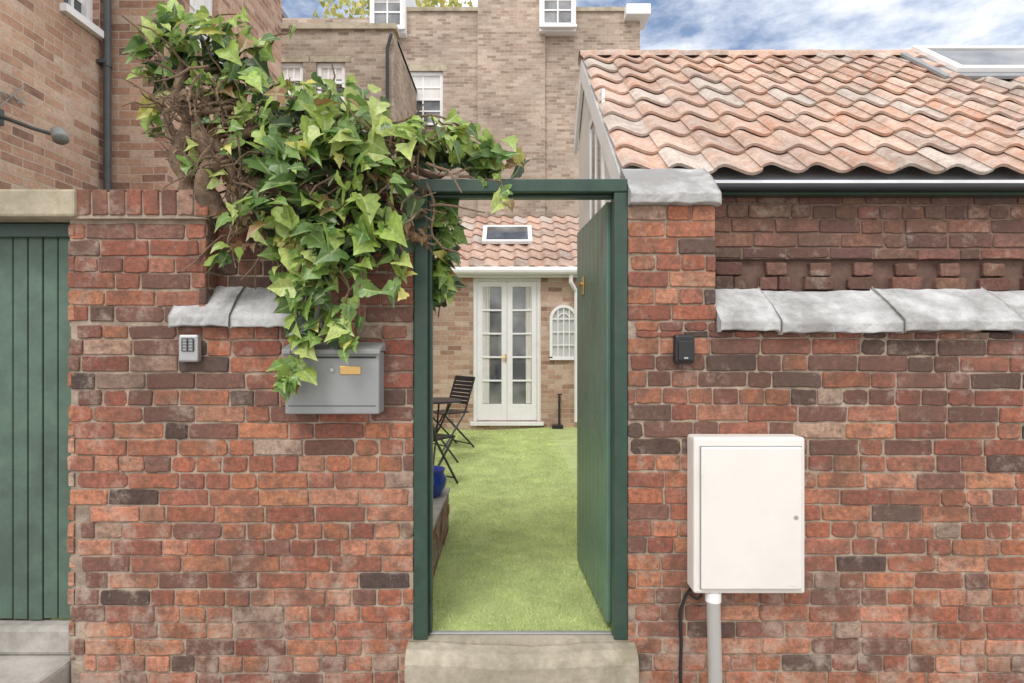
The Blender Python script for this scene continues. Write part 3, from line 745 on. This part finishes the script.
def fine_pts(pts,jit,st=6):
    P=[at(*p) for p in pts]; fine=[]
    for i in range(len(P)-1):
        for t in range(st): fine.append(P[i].lerp(P[i+1],t/st)+Vector((rr(-1,1),rr(-1,1),rr(-1,1)))*jit*.35)
    fine.append(P[-1]); return fine
def strand(pts,r0,r1,nleaf,size=(.05,.1),jit=.03):
    fine=fine_pts(pts,jit); n=len(fine)
    stems.tube(fine,[(r0+(r1-r0)*i/(n-1)) for i in range(n)],7)
    for i in range(nleaf):
        q=random.choice(fine)+Vector((rr(-1,1),rr(-1,.3),rr(-1,1)))*jit
        leaf(mb,q,Vector((rr(-.8,.8),-.8,.4+rr(-.7,.7))),Vector((rr(-.9,.9),-.1,-1+rr(0,.9))),rr(*size),lcol(rr(.4,1)))
def limb(pts,r0,r1):      # smooth Catmull-Rom woody limb
    P=[at(*p) for p in pts]; P=[P[0]*2-P[1]]+P+[P[-1]*2-P[-2]]; out=[]
    for i in range(1,len(P)-2):
        for s_ in range(7):
            t=s_/7; a,b,c,d=P[i-1],P[i],P[i+1],P[i+2]
            out.append(.5*((2*b)+(c-a)*t+(2*a-5*b+4*c-d)*t*t+(3*b-a-3*c+d)*t**3))
    out.append(P[-2]); n=len(out)
    trunk.tube(out,[(r0+(r1-r0)*i/(n-1))*(1+.10*math.sin(i*.9+r0*300)) for i in range(n)],12,rib=.13)
    return out
L_=[]
L_.append(limb([(184,214,2.90),(190,185,2.87),(178,155,2.85),(190,125,2.86),(178,96,2.88),(186,62,2.92)],.052,.022))
L_.append(limb([(216,214,2.88),(204,188,2.84),(212,160,2.82),(198,132,2.83),(206,104,2.86),(232,72,2.92)],.056,.02))
L_.append(limb([(198,212,2.92),(200,190,2.92),(196,165,2.93),(206,140,2.93),(222,118,2.9),(238,92,2.92)],.045,.018))
L_.append(limb([(204,178,2.82),(222,158,2.79),(236,138,2.80),(262,128,2.82),(300,140,2.84)],.032,.018))
L_.append(limb([(180,150,2.84),(170,130,2.86),(164,108,2.88),(150,96,2.92)],.024,.007))
L_.append(limb([(200,135,2.81),(214,142,2.79),(230,166,2.80),(240,196,2.82),(262,214,2.82)],.026,.014))
L_.append(limb([(186,120,2.84),(200,112,2.81),(222,110,2.80),(246,104,2.84)],.024,.010))
for i in range(110):      # thin bare twigs off the old wood
    a=random.choice(random.choice(L_)[4:]).copy(); pts=[a]; dr_=Vector((rr(-1,1),rr(-.8,.2),rr(-.5,1))).normalized()
    for j in range(5):
        dr_=(dr_+Vector((rr(-.5,.5),rr(-.3,.3),rr(-.5,.5)))).normalized(); pts.append(pts[-1]+dr_*rr(.02,.055))
    stems.tube(pts,[.006,.005,.004,.0035,.003,.002],5)
strand([(215,130,2.92),(260,150,2.9),(320,165,2.85),(380,170,2.85),(440,175,2.9)],.04,.012,8,jit=.06)
strand([(240,180,2.82),(300,195,2.80),(360,182,2.80),(412,176,2.85)],.034,.02,3,jit=.06)
for pts,n in (([(300,230,2.7),(305,280,2.68),(292,335,2.66),(288,384,2.66)],26),([(330,240,2.7),(348,290,2.67),(342,330,2.65),(352,346,2.65)],20),
  ([(310,240,2.7),(318,300,2.68),(300,345,2.66),(296,378,2.66)],22),([(360,230,2.7),(362,280,2.68),(354,318,2.67)],14),([(275,220,2.72),(278,262,2.7),(290,305,2.68)],13),([(390,220,2.7),(405,262,2.7),(398,292,2.7)],8),
  ([(438,195,3.02),(448,250,3.02),(438,318,3.02)],20),([(446,195,3.02),(450,230,3.02),(446,290,3.02)],12),([(240,200,2.75),(228,240,2.74),(236,268,2.74)],6),([(480,160,2.9),(512,155,2.9),(524,168,2.9)],9),([(460,178,2.85),(500,182,2.83),(506,200,2.82)],8),
  ([(165,40,2.95),(148,62,2.95),(150,78,2.95)],6),([(165,110,2.97),(152,126,2.97),(160,134,2.97)],6),([(230,40,2.95),(262,48,2.95),(280,36,2.95),(292,26,2.95)],6),([(250,95,2.9),(285,82,2.9),(335,92,2.9)],12),([(310,98,2.9),(340,86,2.9),(380,104,2.9)],10),([(180,40,2.95),(200,18,2.95),(236,14,2.95)],9),
  ([(190,120,2.84),(186,150,2.82),(196,175,2.82)],5),([(215,120,2.82),(222,150,2.8),(216,180,2.8)],7),
  ([(400,130,2.9),(440,122,2.9),(470,128,2.88)],8)):
    strand(pts,.006,.003,n,size=(.05,.10))
for i in range(190):
    u=rr(225,430); v=rr(115,240)
    if i<15: u,v=rr(165,240),rr(60,120)
    a=at(u,v,rr(2.76,2.96)); pts=[a]; dr_=Vector((rr(-1,1),rr(-.5,.2),rr(-.9,.5))).normalized()
    for j in range(4):
        dr_=(dr_+Vector((rr(-.5,.5),rr(-.3,.3),rr(-.6,.4)))).normalized(); pts.append(pts[-1]+dr_*rr(.04,.09))
    stems.tube(pts,[.007,.006,.005,.004,.003],5)
for i in range(170):
    p=at(rr(225,425),rr(150,245),rr(2.74,2.92)) if i>25 else at(rr(175,235),rr(70,190),rr(2.80,2.9))
    leaf(mb,p,Vector((rr(-1,1),-1,rr(-1,1))),Vector((rr(-1,1),rr(-1,1),-1)),rr(.04,.07),random.choice([(.32,.18,.09),(.24,.14,.075),(.15,.10,.06)]))
trunk.obj('trunk',M_bark,iv,smooth=True)
stems.obj('stems',M_bark,iv); mb.obj('leaves',M_ivy,iv)

# ------------------------------------------------------------ far tree
tr_=empty('autumn_tree'); k=MB(); c=Vector((-4.6,22.5,0)); k.tube([c,c+Vector((.1,0,5)),c+Vector((-.2,0,10)),c+Vector((0,0,13.5))],[.45,.35,.22,.08],10)
for i in range(14):
    a=rr(0,6.28); z=rr(7,12.5); k.tube([c+Vector((0,0,z)),c+Vector((1.6*math.cos(a),1.2*math.sin(a),z+1)),c+Vector((2.9*math.cos(a),2*math.sin(a),z+1.9))],[.12,.07,.02],6)
k.obj('trunk',M_bark,tr_)
k=MB(); k.uv=[]
for i in range(3600):
    a=rr(0,6.28); q=R()**.45; z=rr(8,16.0); rad=4.6*math.sqrt(max(0,1-((z-11.8)/4.3)**2))*q
    clump=math.sin(a*5+z*2.1)+math.sin(z*3+a*2)
    if clump<-.9: continue
    p=c+Vector((rad*math.cos(a),rad*.8*math.sin(a),z))
    cc=random.choice([(.50,.46,.10),(.42,.42,.09),(.58,.50,.14),(.30,.32,.07)])
    leaf(k,p,Vector((rr(-1,1),-1,rr(-1,1))),Vector((rr(-1,1),rr(-1,1),-1)),rr(.16,.28),cc)
k.obj('crown',M_ivy,tr_)

# ------------------------------------------------------------ WORLD, SUN, CAMERA
w=bpy.data.worlds.new("World"); scene.world=w; w.use_nodes=True; nt=w.node_tree; bg=nt.nodes['Background']
sky=N(nt,'ShaderNodeTexSky',sky_type='NISHITA'); sky.sun_disc=False
EL=math.radians(52); AZ=math.radians(200)
sky.sun_elevation=EL; sky.sun_rotation=AZ; sky.air_density=1; sky.dust_density=.8; sky.ozone_density=2
tc=N(nt,'ShaderNodeTexCoord'); mp=N(nt,'ShaderNodeMapping'); mp.inputs['Scale'].default_value=(1,1,2.4); mp.inputs['Location'].default_value=(.35,.1,.2); nt.links.new(tc.outputs['Generated'],mp.inputs[0])
n1=noise(nt,3.6,10,.6,mp.outputs[0])
# unseen clouds overhead and behind the camera added as fill light, broken ahead
sx=N(nt,'ShaderNodeSeparateXYZ'); nt.links.new(tc.outputs['Generated'],sx.inputs[0])
m1=N(nt,'ShaderNodeMapRange'); nt.links.new(sx.outputs[1],m1.inputs[0]); m1.inputs[1].default_value=.7; m1.inputs[2].default_value=.2; m1.inputs[3].default_value=.01; m1.inputs[4].default_value=.24
ad=N(nt,'ShaderNodeMath',operation='ADD'); nt.links.new(n1.outputs[0],ad.inputs[0]); nt.links.new(m1.outputs[0],ad.inputs[1])
r1=ramp(nt,ad.outputs[0],[(.44,.05),(.68,.95)])
c=mix(nt,r1.outputs[0],sky.outputs[0],(10.4,10.4,10.6))
nt.links.new(c,bg.inputs[0]); bg.inputs[1].default_value=.15
sun=bpy.data.lights.new('sun','SUN'); sun.energy=1.7; sun.angle=math.radians(20); sun.color=(1,.98,.955)
so=bpy.data.objects.new('sun',sun); scene.collection.objects.link(so)
dv=Vector((math.sin(AZ)*math.cos(EL),math.cos(AZ)*math.cos(EL),math.sin(EL)))
so.rotation_euler=dv.to_track_quat('Z','Y').to_euler()
cam=bpy.data.cameras.new('camera'); cam.sensor_width=36; cam.lens=F*36/1024; cam.clip_end=500; cam.clip_start=.05
co=bpy.data.objects.new('camera',cam); scene.collection.objects.link(co); co.location=(0,-D,H); co.rotation_euler=(math.radians(90),0,0)
scene.camera=co
scene.view_settings.view_transform='Standard'; scene.view_settings.look='None'; scene.view_settings.exposure=0
